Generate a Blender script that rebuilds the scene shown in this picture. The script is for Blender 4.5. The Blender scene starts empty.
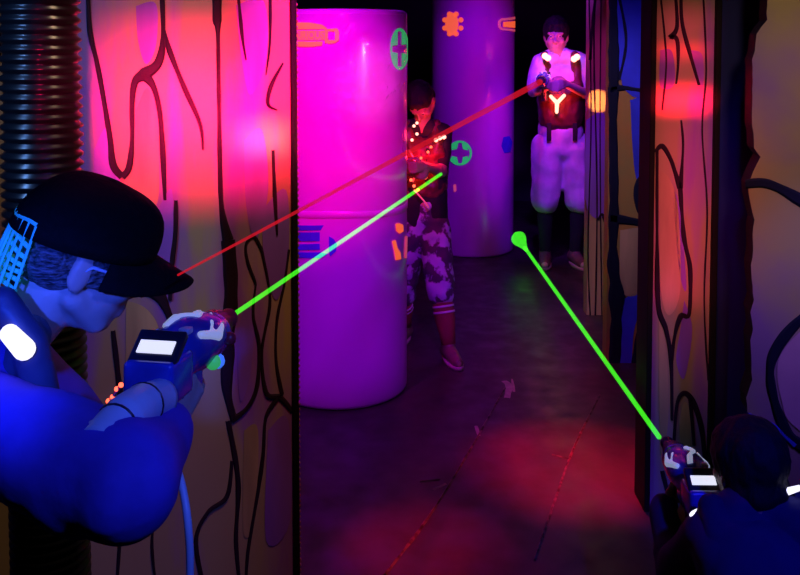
import bpy, bmesh, math, random
from mathutils import Vector as V, Matrix, noise as mnoise
random.seed(7)
sc = bpy.context.scene
COL = sc.collection
R = math.radians

# ------------------------------------------------------------------ camera
FPX, CX, CY, PITCH, EYE = 900.0, 400.0, 87.0, R(3.0), 1.55
cam = bpy.data.cameras.new('camera'); camo = bpy.data.objects.new('camera', cam); COL.objects.link(camo)
cam.sensor_fit = 'HORIZONTAL'; cam.sensor_width = 36; cam.lens = 36 * FPX / 800
cam.shift_y = -(287.5 - CY) / 800; cam.clip_start = .02
camo.location = (0, 0, EYE); camo.rotation_euler = (R(90) - PITCH, 0, 0)
sc.camera = camo

def ray(px, py):
    u = (px - CX) / FPX; v = (py - CY) / FPX
    return V((u, math.cos(PITCH) - v * math.sin(PITCH), -math.sin(PITCH) - v * math.cos(PITCH)))
def at(px, py, Y):
    d = ray(px, py); return V((0, 0, EYE)) + d * (Y / d.y)
def on_floor(px, py):
    d = ray(px, py); return V((0, 0, EYE)) + d * (-EYE / d.z)
def on_wall(A, B, px, py):
    n = V((-(B[1] - A[1]), B[0] - A[0], 0)); d = ray(px, py)
    t = (V((A[0], A[1], EYE)) - V((0, 0, EYE))).dot(n) / d.dot(n)
    return V((0, 0, EYE)) + d * t

# ------------------------------------------------------------------ materials
def mat(name, col, rough=.6, metal=0., var=.15, scale=8., bump=0., emit=None, es=0., coat=0., col2=None, stretch=(1, 1, 1), spec=.5, contrast=(.35, .65)):
    m = bpy.data.materials.new(name); m.use_nodes = True
    nt = m.node_tree; b = nt.nodes['Principled BSDF']
    tc = nt.nodes.new('ShaderNodeTexCoord'); mp = nt.nodes.new('ShaderNodeMapping'); mp.inputs['Scale'].default_value = stretch
    nz = nt.nodes.new('ShaderNodeTexNoise'); nz.inputs['Scale'].default_value = scale; nz.inputs['Detail'].default_value = 5
    nt.links.new(tc.outputs['Object'], mp.inputs[0]); nt.links.new(mp.outputs[0], nz.inputs['Vector'])
    rp = nt.nodes.new('ShaderNodeValToRGB')
    c2 = col2 if col2 else tuple(min(1, c * (1 + var)) for c in col)
    c1 = col if col2 else tuple(c * (1 - var) for c in col)
    rp.color_ramp.elements[0].color = (*c1, 1); rp.color_ramp.elements[1].color = (*c2, 1)
    rp.color_ramp.elements[0].position = contrast[0]; rp.color_ramp.elements[1].position = contrast[1]
    nt.links.new(nz.outputs['Fac'], rp.inputs[0]); nt.links.new(rp.outputs[0], b.inputs['Base Color'])
    b.inputs['Roughness'].default_value = rough; b.inputs['Metallic'].default_value = metal
    b.inputs['Coat Weight'].default_value = coat; b.inputs['Coat Roughness'].default_value = .12
    b.inputs['Specular IOR Level'].default_value = spec
    if bump:
        bp = nt.nodes.new('ShaderNodeBump'); bp.inputs['Strength'].default_value = bump; bp.inputs['Distance'].default_value = .02
        nt.links.new(nz.outputs['Fac'], bp.inputs['Height']); nt.links.new(bp.outputs[0], b.inputs['Normal'])
    if emit:
        b.inputs['Emission Color'].default_value = (*emit, 1); b.inputs['Emission Strength'].default_value = es
    return m

M = {}
M['mural'] = mat('mural_paint', (.42, .30, .17), .55, scale=2.2, stretch=(3.4, 3.4, .55), col2=(.30, .10, .52), bump=.15, contrast=(.5, .66))
M['mural_tan'] = mat('mural_tan', (.50, .34, .18), .5, scale=3, stretch=(3, 3, .4), var=.3, bump=.1)
M['mural_violet'] = mat('mural_violet', (.28, .10, .62), .5, scale=3, stretch=(3, 3, .5), var=.2, bump=.1)
M['mural_blue'] = mat('mural_blue', (.04, .05, .75), .5, scale=3, var=.25)
M['mural_olive'] = mat('mural_olive', (.36, .26, .07), .5, scale=5, col2=(.50, .22, .05), bump=.3)
M['outline'] = mat('outline_paint', (.022, .007, .022), .7, scale=6, spec=.2)
M['outline_navy'] = mat('outline_navy_paint', (.006, .007, .03), .7, scale=6, spec=.2)
M['black'] = mat('black_board', (.012, .011, .018), .7, scale=5)
M['navy'] = mat('navy_board', (.006, .006, .18), .7, scale=4, bump=.2)
M['rock'] = mat('rock_paint', (.42, .33, .13), .5, scale=2.2, col2=(.30, .16, .30), bump=.25, contrast=(.42, .62))
M['rock_pink'] = mat('rock_pink_paint', (.65, .33, .50), .55, scale=3, bump=.2)
M['trimdark'] = mat('dark_edge_trim', (.008, .005, .008), .7, spec=.2)
M['bead'] = mat('edge_beads', (.35, .12, .20), .3)
M['backwall'] = mat('back_wall_paint', (.05, .035, .06), .8, scale=3)
M['ceil'] = mat('ceiling_paint', (.02, .02, .025), .9)
M['tube'] = mat('black_ribbed_plastic', (.010, .011, .016), .28, scale=10)
M['drum'] = mat('magenta_column_plastic', (.78, .10, .80), .30, scale=2.5, var=.05, bump=.08, coat=.35)
M['wrap'] = mat('clear_plastic_wrap', (.85, .25, .85), .11, scale=20); M['wrap'].node_tree.nodes['Principled BSDF'].inputs['Alpha'].default_value = .16; M['wrap'].node_tree.nodes['Principled BSDF'].inputs['Specular IOR Level'].default_value = 1.0
M['fl_orange'] = mat('fluorescent_orange', (.95, .30, .10), .6, emit=(1, .13, .03), es=.75)
M['fl_green'] = mat('fluorescent_green', (.1, .8, .25), .6, emit=(.01, .52, .10), es=.55)
M['fl_blue'] = mat('blue_print', (.06, .03, .85), .6)
M['fl_pink'] = mat('pink_print', (.9, .25, .5), .6, emit=(1, .12, .15), es=.35)
M['fl_blot'] = mat('letter_print', (.9, .15, .25), .6, emit=(.85, .06, .08), es=.6)
def beam_mat(name, col, st, cover=None):
    m = bpy.data.materials.new(name); m.use_nodes = True; nt = m.node_tree; nt.nodes.remove(nt.nodes['Principled BSDF'])
    e = nt.nodes.new('ShaderNodeEmission'); e.inputs[0].default_value = (*col, 1); t = nt.nodes.new('ShaderNodeBsdfTransparent'); a = nt.nodes.new('ShaderNodeAddShader')
    nz = nt.nodes.new('ShaderNodeTexNoise'); nz.inputs['Scale'].default_value = 14; mr = nt.nodes.new('ShaderNodeMapRange'); mr.inputs[3].default_value = st * .75; mr.inputs[4].default_value = st * 1.25
    nt.links.new(nz.outputs['Fac'], mr.inputs[0]); nt.links.new(mr.outputs[0], e.inputs[1])
    if cover is not None:
        nt.nodes.remove(a); a = nt.nodes.new('ShaderNodeMixShader'); a.inputs[0].default_value = cover
        nt.links.new(t.outputs[0], a.inputs[1]); nt.links.new(e.outputs[0], a.inputs[2])
    else:
        nt.links.new(e.outputs[0], a.inputs[0]); nt.links.new(t.outputs[0], a.inputs[1])
    nt.links.new(a.outputs[0], nt.nodes['Material Output'].inputs[0]); return m
M['red_beam'] = beam_mat('red_beam_light', (.62, .008, .022), .95, .5)
M['green_beam'] = beam_mat('green_beam_light', (.05, .80, .015), .5)
M['skin'] = mat('skin', (.62, .44, .38), .5, scale=14, var=.08)
M['skin_dark'] = mat('tanned_skin', (.42, .25, .18), .5, scale=14, var=.08)
M['eye'] = mat('eye_white', (.8, .8, .8), .2); M['iris'] = mat('iris_brown', (.05, .03, .02), .2)
M['hair_dark'] = mat('dark_hair', (.006, .005, .006), .75, scale=60, bump=.5, stretch=(1, 1, .2))
M['hair_grey'] = mat('greying_hair', (.03, .03, .035), .6, scale=70, col2=(.20, .20, .22), bump=.8, stretch=(1, 3, 3))
M['cap'] = mat('black_cap_cloth', (.005, .005, .006), .9, scale=80, bump=.2, spec=.12)
M['cap_mesh'] = mat('cyan_glow_strap', (.10, .75, .80), .5, scale=40, emit=(.01, .28, .32), es=.25)  # emission makes the strap glow, standing in for its cyan highlights
M['sleeve'] = mat('blue_sleeve_cloth', (.09, .05, .55), .85, scale=9, var=.2, bump=.25)
M['trousers'] = mat('dark_trousers', (.02, .02, .03), .9)
M['vestm'] = mat('dark_vest', (.045, .05, .11), .5, scale=12, bump=.2)
M['vest_red'] = mat('dark_red_vest', (.14, .03, .03), .45, scale=14, bump=.3)
M['white_shirt'] = mat('white_shirt_cloth', (.82, .82, .86), .8, scale=10, bump=.2)
M['white_shorts'] = mat('pale_shorts_cloth', (.74, .72, .84), .85, scale=10, bump=.3)
M['camo'] = mat('camouflage_cloth', (.10, .05, .10), .85, scale=16, col2=(.62, .52, .80), contrast=(.48, .54))
M['sock'] = mat('red_sock', (.32, .05, .05), .8); M['sock_white'] = mat('white_stripe', (.85, .8, .8), .8)
M['shoe'] = mat('brown_shoe', (.20, .10, .09), .5, scale=14); M['sole'] = mat('pale_sole', (.55, .35, .35), .6)
M['blackcloth'] = mat('black_cloth', (.015, .015, .02), .85)
M['navycloth'] = mat('navy_cloth', (.02, .02, .10), .85, scale=12, bump=.2)
M['gun_blue'] = mat('blue_phaser_plastic', (.05, .08, .60), .25, scale=9, var=.25, coat=.4)
M['gun_dark'] = mat('dark_phaser_plastic', (.02, .02, .05), .3)
M['gun_pale'] = mat('pale_blue_plastic', (.66, .76, .90), .35, scale=8, var=.15)
M['gun_white'] = mat('highlight_phaser_plastic', (.85, .88, .95), .3, emit=(.55, .65, 1), es=.35)  # white plastic with emission, so plates and rib pass for highlights
M['gun_red'] = mat('red_phaser_plastic', (.45, .03, .05), .35)
M['screen'] = mat('lit_screen', (.8, .8, .8), .3, emit=(.80, .82, 1.0), es=.95)
M['led_red'] = mat('red_light', (.9, .05, .03), .4, emit=(1, .10, .045), es=3.2)
M['led_hot'] = mat('pale_red_light', (1, .4, .3), .4, emit=(1, .42, .30), es=2.4)
M['led_green'] = mat('green_light', (.1, .7, .2), .4, emit=(.05, .6, .15), es=.5)
M['led_blue'] = mat('blue_light', (.1, .2, .9), .4, emit=(.05, .2, 1), es=.8)
M['led_white'] = mat('white_light', (.9, .9, 1), .4, emit=(.88, .85, 1), es=1.3)
M['seam'] = mat('worn_seam', (.22, .12, .13), .6, scale=30, col2=(.03, .01, .012), contrast=(.4, .6))
M['scuff'] = mat('pale_floor_scuff', (.45, .28, .30), .6, scale=30)
M['lampbody'] = mat('black_lamp_metal', (.02, .02, .02), .4, metal=.6)

def floor_mat():
    m = mat('scuffed_floor', (.028, .016, .024), .38, scale=5, col2=(.065, .036, .045), stretch=(1, .5, 1), bump=.06)
    nt = m.node_tree; b = nt.nodes['Principled BSDF']
    tc = nt.nodes.new('ShaderNodeTexCoord'); n2 = nt.nodes.new('ShaderNodeTexNoise'); n2.inputs['Scale'].default_value = 9; n2.inputs['Detail'].default_value = 8
    mr = nt.nodes.new('ShaderNodeMapRange'); mr.inputs[1].default_value = .3; mr.inputs[2].default_value = .7; mr.inputs[3].default_value = .32; mr.inputs[4].default_value = .6
    nt.links.new(tc.outputs['Object'], n2.inputs['Vector']); nt.links.new(n2.outputs['Fac'], mr.inputs[0]); nt.links.new(mr.outputs[0], b.inputs['Roughness'])
    return m
M['floor'] = floor_mat()

# ------------------------------------------------------------------ object helpers
def link(name, me, mats, parent=None, smooth=True):
    o = bpy.data.objects.new(name, me); COL.objects.link(o)
    for m in (mats if isinstance(mats, (list, tuple)) else [mats]): me.materials.append(m)
    if smooth:
        for p in me.polygons: p.use_smooth = True
    if parent is not None:
        o.parent = parent; o.matrix_parent_inverse = Matrix.Translation(-root_loc(parent))
    return o
LOCS = {}
def root_loc(p):
    return LOCS.get(p.name, V((0, 0, 0)))
def build(name, bm, mats, parent=None, smooth=True, autosmooth=None):
    me = bpy.data.meshes.new(name); bmesh.ops.recalc_face_normals(bm, faces=bm.faces[:]); bm.to_mesh(me); bm.free()
    o = link(name, me, mats, parent, smooth)
    if autosmooth:
        es = o.modifiers.new('edge_split', 'EDGE_SPLIT'); es.split_angle = R(autosmooth)
    return o
def tag(o, label, cat, group=None):
    o['label'] = label; o['category'] = cat
    if group: o['group'] = group
def thing(name, loc, label, cat, group=None):
    o = bpy.data.objects.new(name, None); COL.objects.link(o); o.location = loc; o.empty_display_size = .1
    LOCS[o.name] = V(loc); tag(o, label, cat, group); return o
def struct(o): o['kind'] = 'structure'; return o

def add_box(bm, c, size, rot=None, bevel=0., mi=0):
    mtx = Matrix.Translation(V(c)) @ (rot.to_4x4() if rot else Matrix.Identity(4)) @ Matrix.Diagonal((*size, 1))
    r = bmesh.ops.create_cube(bm, size=1, matrix=mtx)
    fs = set(f for v in r['verts'] for f in v.link_faces)
    for f in fs: f.material_index = mi
    if bevel:
        es = list(set(e for v in r['verts'] for e in v.link_edges))
        bmesh.ops.bevel(bm, geom=es, offset=bevel, segments=3, profile=.6, affect='EDGES')
def add_ell(bm, c, rad, rot=None, seg=20, mi=0):
    mtx = Matrix.Translation(V(c)) @ (rot.to_4x4() if rot else Matrix.Identity(4)) @ Matrix.Diagonal((*rad, 1))
    r = bmesh.ops.create_uvsphere(bm, u_segments=seg, v_segments=max(6, seg // 2), radius=1, matrix=mtx)
    for f in set(f for v in r['verts'] for f in v.link_faces): f.material_index = mi
def add_cap(bm, p0, r0, p1, r1, seg=16, mi=0):
    p0, p1 = V(p0), V(p1)
    add_ell(bm, p0, (r0,) * 3, seg=seg, mi=mi); add_ell(bm, p1, (r1,) * 3, seg=seg, mi=mi)
    d = p1 - p0; L = d.length
    if L < 1e-5: return
    q = d.to_track_quat('Z', 'Y').to_matrix()
    mtx = Matrix.Translation((p0 + p1) / 2) @ q.to_4x4()
    r = bmesh.ops.create_cone(bm, cap_ends=True, segments=seg, radius1=r0, radius2=r1, depth=L, matrix=mtx)
    for f in set(f for v in r['verts'] for f in v.link_faces): f.material_index = mi
def add_tube(bm, pts, r, seg=10, mi=0, closed_ends=True):
    pts = [V(p) for p in pts]; rings = []; rr = r if isinstance(r, (list, tuple)) else [r] * len(pts)
    up = V((0, 0, 1)); prev = None
    for i, p in enumerate(pts):
        t = (pts[min(i + 1, len(pts) - 1)] - pts[max(i - 1, 0)]).normalized()
        a = prev if prev is not None else (V((1, 0, 0)) if abs(t.x) < .8 else V((0, 1, 0)))
        a = (a - t * a.dot(t)).normalized(); prev = a; b = t.cross(a)
        rings.append([bm.verts.new(p + (a * math.cos(2 * math.pi * k / seg) + b * math.sin(2 * math.pi * k / seg)) * rr[i]) for k in range(seg)])
    for i in range(len(rings) - 1):
        for k in range(seg):
            f = bm.faces.new((rings[i][k], rings[i][(k + 1) % seg], rings[i + 1][(k + 1) % seg], rings[i + 1][k])); f.material_index = mi
    if closed_ends:
        bm.faces.new(rings[0]).material_index = mi; bm.faces.new(rings[-1]).material_index = mi
def add_lathe(bm, prof, seg=32, mtx=None, mi=0):
    mtx = mtx or Matrix.Identity(4); rings = []
    for r, z in prof:
        rings.append([bm.verts.new(mtx @ V((r * math.cos(2 * math.pi * k / seg), r * math.sin(2 * math.pi * k / seg), z))) for k in range(seg)])
    for i in range(len(rings) - 1):
        for k in range(seg):
            bm.faces.new((rings[i][k], rings[i][(k + 1) % seg], rings[i + 1][(k + 1) % seg], rings[i + 1][k])).material_index = mi
    bm.faces.new(rings[0]).material_index = mi; bm.faces.new(rings[-1]).material_index = mi
def frame(fwd, up=(0, 0, 1)):
    f = V(fwd).normalized(); u = V(up); u = (u - f * u.dot(f)).normalized(); r = f.cross(u)
    return f, u, r                       # r is the figure's right hand side
def rotm(x, y, z): return Matrix((x, y, z)).transposed()
def spline(pts, n=8):
    pts = [V(p) for p in pts]; out = []
    for i in range(len(pts) - 1):
        p0, p1, p2, p3 = pts[max(i - 1, 0)], pts[i], pts[i + 1], pts[min(i + 2, len(pts) - 1)]
        for k in range(n):
            t = k / n
            out.append(.5 * ((2 * p1) + (p2 - p0) * t + (2 * p0 - 5 * p1 + 4 * p2 - p3) * t * t + (3 * p1 - p0 - 3 * p2 + p3) * t ** 3))
    out.append(pts[-1]); return out
def remesh(bm, name, voxel, smooth_it, mats, parent, noise=0., nscale=20):
    me = bpy.data.meshes.new(name); bmesh.ops.recalc_face_normals(bm, faces=bm.faces[:]); bm.to_mesh(me); bm.free()
    o = bpy.data.objects.new(name, me); COL.objects.link(o)
    rm = o.modifiers.new('r', 'REMESH'); rm.mode = 'VOXEL'; rm.voxel_size = voxel
    if smooth_it:
        sm = o.modifiers.new('s', 'SMOOTH'); sm.factor = .5; sm.iterations = smooth_it
    dg = bpy.context.evaluated_depsgraph_get(); dg.update()
    new = bpy.data.meshes.new_from_object(o.evaluated_get(dg), depsgraph=dg)
    bpy.data.objects.remove(o); bpy.data.meshes.remove(me); new.name = name
    if noise:
        for v in new.vertices:
            v.co += v.normal * noise * mnoise.noise(v.co * nscale)
    return link(name, new, mats, parent)

# ------------------------------------------------------------------ room shell
RX, RY0, RY1, RZ = 2.6, -1.2, 8.6, 2.75
def slab(name, c, size, m):
    bm = bmesh.new(); add_box(bm, c, size); return struct(build(name, bm, m, smooth=False))
slab('ceiling', (0, (RY0 + RY1) / 2, RZ + .05), (2 * RX + .4, RY1 - RY0 + .4, .1), M['ceil'])
slab('wall_back', (0, RY1 + .05, RZ / 2), (2 * RX + .2, .1, RZ), M['backwall'])
slab('wall_front', (0, RY0 - .05, RZ / 2), (2 * RX + .2, .1, RZ), M['black'])
slab('wall_far_left', (-RX - .05, (RY0 + RY1) / 2, RZ / 2), (.1, RY1 - RY0, RZ), M['black'])
slab('wall_far_right', (RX + .05, (RY0 + RY1) / 2, RZ / 2), (.1, RY1 - RY0, RZ), M['black'])
bm = bmesh.new(); add_box(bm, (0, (RY0 + RY1) / 2, -.05), (2 * RX + .4, RY1 - RY0 + .4, .1))
def floor_line(bm, pts, w, mi, h=.004):
    P = spline([on_floor(*p) for p in pts], 10); prev = None
    for i, p in enumerate(P):
        t = (P[min(i + 1, len(P) - 1)] - P[max(i - 1, 0)]).normalized(); s = V((-t.y, t.x, 0))
        ww = w * (.6 + .8 * abs(mnoise.noise(p * 9)))
        cur = (bm.verts.new(p + s * ww + V((0, 0, .0005))), bm.verts.new(p + V((0, 0, h))), bm.verts.new(p - s * ww + V((0, 0, .0005))))
        if prev:
            for a in (0, 1):
                bm.faces.new((prev[a], prev[a + 1], cur[a + 1], cur[a])).material_index = mi
        prev = cur
floor_line(bm, [(505, 388), (470, 450), (430, 515), (385, 575)], .006, 1)
floor_line(bm, [(600, 395), (575, 445), (555, 500), (535, 560)], .006, 1)
floor_line(bm, [(420, 482), (440, 480)], .005, 1)
floor_line(bm, [(552, 455), (569, 459)], .005, 1)
floor_line(bm, [(504, 381), (509, 386), (507, 398)], .016, 2, .0015); floor_line(bm, [(512, 379), (514, 392)], .006, 2, .0015); floor_line(bm, [(476, 426), (479, 436)], .008, 2, .0015); floor_line(bm, [(433, 490), (446, 484)], .006, 2, .0015)
o = build('floor', bm, [M['floor'], M['seam'], M['scuff']], smooth=False); struct(o)

# ---- mural panels: outlines of painted bark cells are raised strokes in the same mesh
def panel(name, A, B, z1, thick, mats, strokes, patches=(), poly=None, z0=0.):
    A, B = V((*A, 0)), V((*B, 0)); t = (B - A).normalized(); n = V((t.y, -t.x, 0))
    if n.y > 0: n = -n                                   # towards the camera
    bm = bmesh.new()
    if poly is None:
        c = (A + B) / 2 - n * thick / 2
        add_box(bm, (c.x, c.y, (z0 + z1) / 2), ((B - A).length, thick, z1 - z0), rotm(t, V((-t.y, t.x, 0)), V((0, 0, 1))))
    else:
        fr = [bm.verts.new(on_wall(A, B, *p)) for p in poly]; bk = [bm.verts.new(v.co - n * thick) for v in fr]
        bm.faces.new(fr); bm.faces.new(bk[::-1])
        for i in range(len(fr)):
            j = (i + 1) % len(fr); bm.faces.new((fr[i], bk[i], bk[j], fr[j])).material_index = 1
    def W(p): return on_wall(A, B, *p)
    for pts, mi in patches:
        P = spline([W(p) for p in pts + [pts[0]]], 6)[:-1]
        f = bm.faces.new([bm.verts.new(p + n * .0025) for p in P]); f.material_index = mi
    for s in strokes:
        mi = 1; pts, w = s[0], s[1]
        if len(s) > 2: mi = s[2]
        ws = w if isinstance(w, (list, tuple)) else [w] * len(pts)
        P = spline([W(p) for p in pts], 8); N = len(P); prev = None
        for i, p in enumerate(P):
            k = i / (N - 1) * (len(ws) - 1); k0 = min(int(k), len(ws) - 2); wp = ws[k0] + (ws[k0 + 1] - ws[k0]) * (k - k0)
            hw = max(wp, .6) * p.y / FPX / 2 * (1 + .35 * mnoise.noise(p * 14))
            tt = (P[min(i + 1, N - 1)] - P[max(i - 1, 0)]).normalized(); side = tt.cross(n).normalized()
            cur = (bm.verts.new(p + side * hw + n * .001), bm.verts.new(p + side * hw * .6 + n * .006), bm.verts.new(p - side * hw * .6 + n * .006), bm.verts.new(p - side * hw + n * .001))
            if prev:
                for a in range(3):
                    bm.faces.new((prev[a], prev[a + 1], cur[a + 1], cur[a])).material_index = mi
            prev = cur
    return build(name, bm, mats, smooth=False)

WA, WB = (-.287, 2.35), (-1.75, 1.93)
left_strokes = [
    ([(88, -8), (90, 31), (97, 63), (104, 101), (110, 139), (113, 165), (122, 177)], [4, 5, 5, 5, 6, 7, 8]),
    ([(122, 177), (129, 167), (132, 139), (132, 104), (135, 82), (145, 74), (158, 63), (163, 38), (162, -8)], [8, 6, 4, 4, 6, 12, 8, 5, 4]),
    ([(143, 74), (153, 86), (159, 108), (162, 139), (165, 200)], [11, 6, 5, 5, 4]),
    ([(163, 28), (170, 52), (184, 87), (200, 124), (203, 150)], [4, 5, 5, 4, 2]),
    ([(217, -8), (217, 20), (218, 34), (219, 100), (221, 200), (228, 240)], [11, 10, 5, 4, 5, 10]),
    ([(238, -8), (242, 35), (246, 60)], [4, 4, 2]), ([(270, -8), (270, 40), (266, 75)], [3, 3, 1]),
    ([(283, 63), (271, 86), (268, 104), (277, 110)], [2, 4, 4, 2]), ([(273, 150), (275, 200), (277, 235)], [3, 4, 2]),
    ([(176, 200), (175, 235), (172, 262), (170, 300)], [4, 5, 5, 4]),
    ([(141, 288), (157, 294), (165, 306), (172, 324), (178, 345)], [12, 13, 9, 7, 4]),
    ([(228, 240), (231, 290), (228, 350), (227, 390), (234, 420)], [12, 14, 13, 10, 6]),
    ([(232, 420), (247, 408), (257, 386), (259, 345), (253, 315), (256, 283)], [7, 5, 4, 4, 3, 2]),
    ([(256, 283), (248, 262), (246, 245), (254, 236), (262, 250)], [2, 3, 3, 3, 3]),
    ([(262, 250), (270, 300), (262, 350), (266, 392), (280, 397), (292, 410)], [3, 3, 3, 4, 5, 4]),
    ([(280, 395), (270, 408), (265, 422), (263, 455), (258, 490), (248, 551), (246, 585)], [4, 5, 4, 4, 4, 4, 4]),
    ([(289, 249), (284, 285), (277, 320), (276, 360), (282, 394)], [3, 3, 3, 3, 4]),
    ([(203, 585), (196, 540), (208, 512), (227, 496), (232, 460)], [5, 5, 5, 4, 3]),
    ([(113, 330), (117, 365), (121, 400), (124, 430)], [5, 5, 6, 4]), ([(240, 585), (236, 540), (238, 480), (228, 420)], [4, 4, 5, 5]),
    ([(117, 585), (120, 540), (124, 500)], [3, 4, 3]), ([(60, -8), (50, 100), (56, 220), (44, 330)], [5, 5, 5, 5]), ([(10, -8), (-20, 200), (0, 400)], [5, 5, 5]),
    ([(150, 440), (158, 480), (152, 540), (156, 585)], [3, 3, 3, 3]),
]
left_patches = [
    ([(94, 150), (106, 128), (112, 165), (120, 178), (112, 210), (96, 200)], 2), ([(160, 205), (172, 190), (172, 250), (162, 275), (157, 240)], 2),
    ([(236, 5), (264, 2), (266, 60), (250, 95), (241, 55)], 2), ([(136, 6), (156, 4), (156, 45), (146, 64), (138, 40)], 2),
    ([(244, 140), (262, 130), (268, 190), (256, 240), (246, 205)], 2), ([(262, 210), (286, 190), (288, 260), (276, 300), (264, 260)], 2),
    ([(136, 110), (148, 88), (157, 130), (158, 200), (140, 210)], 3),
    ([(245, 300), (254, 320), (250, 375), (240, 400), (238, 340)], 2),
    ([(126, 300), (148, 310), (160, 340), (150, 420), (128, 410)], 3), ([(244, 430), (258, 430), (254, 520), (243, 530)], 3), ([(268, 430), (288, 420), (290, 520), (266, 540)], 2),
]
wl = struct(panel('wall_left', WA, WB, 2.5, .11, [M['mural'], M['outline'], M['mural_violet'], M['mural_tan']], left_strokes, left_patches))
# beaded dark edge trim on the free end of the left wall
bm = bmesh.new(); t = (V((*WA, 0)) - V((*WB, 0))).normalized(); n = V((t.y, -t.x, 0)); n = n if n.y < 0 else -n
c = V((*WA, 0)) + t * .008 - n * .05
add_box(bm, (c.x, c.y, 1.25), (.016, .13, 2.5), rotm(t, V((-t.y, t.x, 0)), V((0, 0, 1))), bevel=.004)
for k in range(170):
    add_ell(bm, V((*WA, 0)) + t * .017 + n * .008 + V((0, 0, .01 + k * .0147)), (.0035, .0035, .0045), seg=8, mi=1)
struct(build('trim_1', bm, [M['trimdark'], M['bead']]))

# right pillar (tall mural panel), recess beside it, ragged rock panel, far gap wall, striped strip
PA, PB = (.808, 2.90), (1.024, 2.90)
pil_strokes = [
    ([(675, -10), (677, 26), (670, 38)], [3, 4, 6]), ([(681, -10), (682, 22), (690, 54), (699, 85)], [3, 4, 4, 3]), ([(670, 36), (677, 40), (678, 64), (676, 84)], [6, 4, 3, 2]),
    ([(655, 152), (662, 146), (670, 158), (675, 172), (680, 188)], [3, 5, 4, 4, 5]), ([(680, 188), (682, 165), (683, 142), (681, 120)], [5, 3, 3, 2]),
    ([(680, 186), (682, 217), (684, 240), (690, 269), (689, 313), (681, 316), (675, 334), (671, 362)], [4, 4, 5, 5, 5, 7, 4, 5]),
    ([(657, 150), (657, 230), (658, 304), (666, 330), (671, 362), (672, 420)], [3, 3, 6, 5, 5, 3]),
    ([(674, 440), (677, 404), (684, 393), (693, 402), (701, 426), (705, 460)], [3, 4, 6, 5, 5, 4]), ([(690, 398), (692, 420), (694, 445)], [4, 3, 3]),
    ([(703, -8), (706, 70), (702, 130), (707, 210), (704, 300), (708, 380)], [2, 2, 1.5, 2, 1.5, 2]), ([(662, 470), (672, 520), (668, 580)], [4, 4, 4]), ([(661, 0), (666, 60), (662, 110)], [2, 2, 2])]
pil_patches = [([(660, 170), (670, 180), (678, 210), (680, 290), (668, 315), (660, 280)], 3), ([(659, 320), (666, 350), (668, 420), (660, 450)], 3),
               ([(684, 300), (680, 330), (676, 360), (684, 378), (692, 330)], 2), ([(679, 420), (684, 402), (689, 410), (690, 445), (682, 460)], 3), ([(660, 50), (672, 52), (674, 84), (660, 86)], 2),
               ([(690, 50), (702, 55), (703, 84), (698, 80)], 2), ([(672, 188), (678, 200), (683, 240), (686, 290), (679, 270)], 2)]
struct(panel('wall_pillar', PA, PB, 2.5, .12, [M['mural'], M['outline'], M['mural_violet'], M['mural_tan']], pil_strokes, pil_patches))
bm = bmesh.new()
add_box(bm, (PA[0] + .004, 2.945, 1.25), (.018, .13, 2.5), bevel=.004); add_box(bm, (PB[0] - .004, 2.945, 1.25), (.018, .13, 2.5), bevel=.004)
struct(build('trim_2', bm, M['trimdark'], smooth=False))
slab('wall_recess', (1.40, 2.98, 1.25), (.74, .08, 2.5), M['navy'])
rock_poly = [(768, -60), (767, 20), (757, 34), (753, 60), (752, 110), (754, 148), (760, 157), (753, 172), (748, 185), (751, 205), (754, 220), (752, 235), (754, 250), (751, 265), (754, 300), (751, 312), (753, 330), (750, 340), (752, 380), (746, 398), (748, 412), (770, 430), (778, 470), (776, 560), (780, 700), (1000, 700), (1000, -60)]
def fine(poly):
    out = []
    for i, p in enumerate(poly):
        q = poly[(i + 1) % len(poly)]; L = math.dist(p, q); k = max(1, int(L / 7)) if max(p[0], q[0]) < 790 else 1
        for j in range(k):
            x = p[0] + (q[0] - p[0]) * j / k; y = p[1] + (q[1] - p[1]) * j / k
            if k > 1: x += 1.6 * mnoise.noise(V((x * .21, y * .21, 3)))
            out.append((x, y))
    return out
QA, QB = (.9, 2.62), (1.7, 2.50)
rock_strokes = [([(745, 184), (768, 184), (800, 200), (840, 228), (890, 236), (960, 200), (1010, 150)], [8, 11, 12, 12, 11, 12, 12]), ([(1010, 330), (940, 300), (880, 286), (830, 300), (800, 320), (778, 346), (770, 370), (774, 400), (785, 429), (800, 445), (840, 470), (900, 470), (960, 440), (1010, 420)], [10, 10, 10, 10, 11, 11, 10, 10, 11, 12, 10, 10, 10, 10]),
                ([(748, 414), (772, 425), (795, 445)], [3, 5, 6], 2)]  # this blue stroke paints a glow of blue light along the edge
struct(panel('wall_right', QA, QB, 2.5, .09, [M['rock'], M['outline_navy'], M['mural_blue'], M['rock_pink']], rock_strokes, [([(838, 306), (804, 328), (782, 352), (777, 374), (782, 402), (792, 424), (840, 455), (900, 455), (950, 420), (930, 330), (880, 300)], 3)], poly=fine(rock_poly)))

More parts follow.
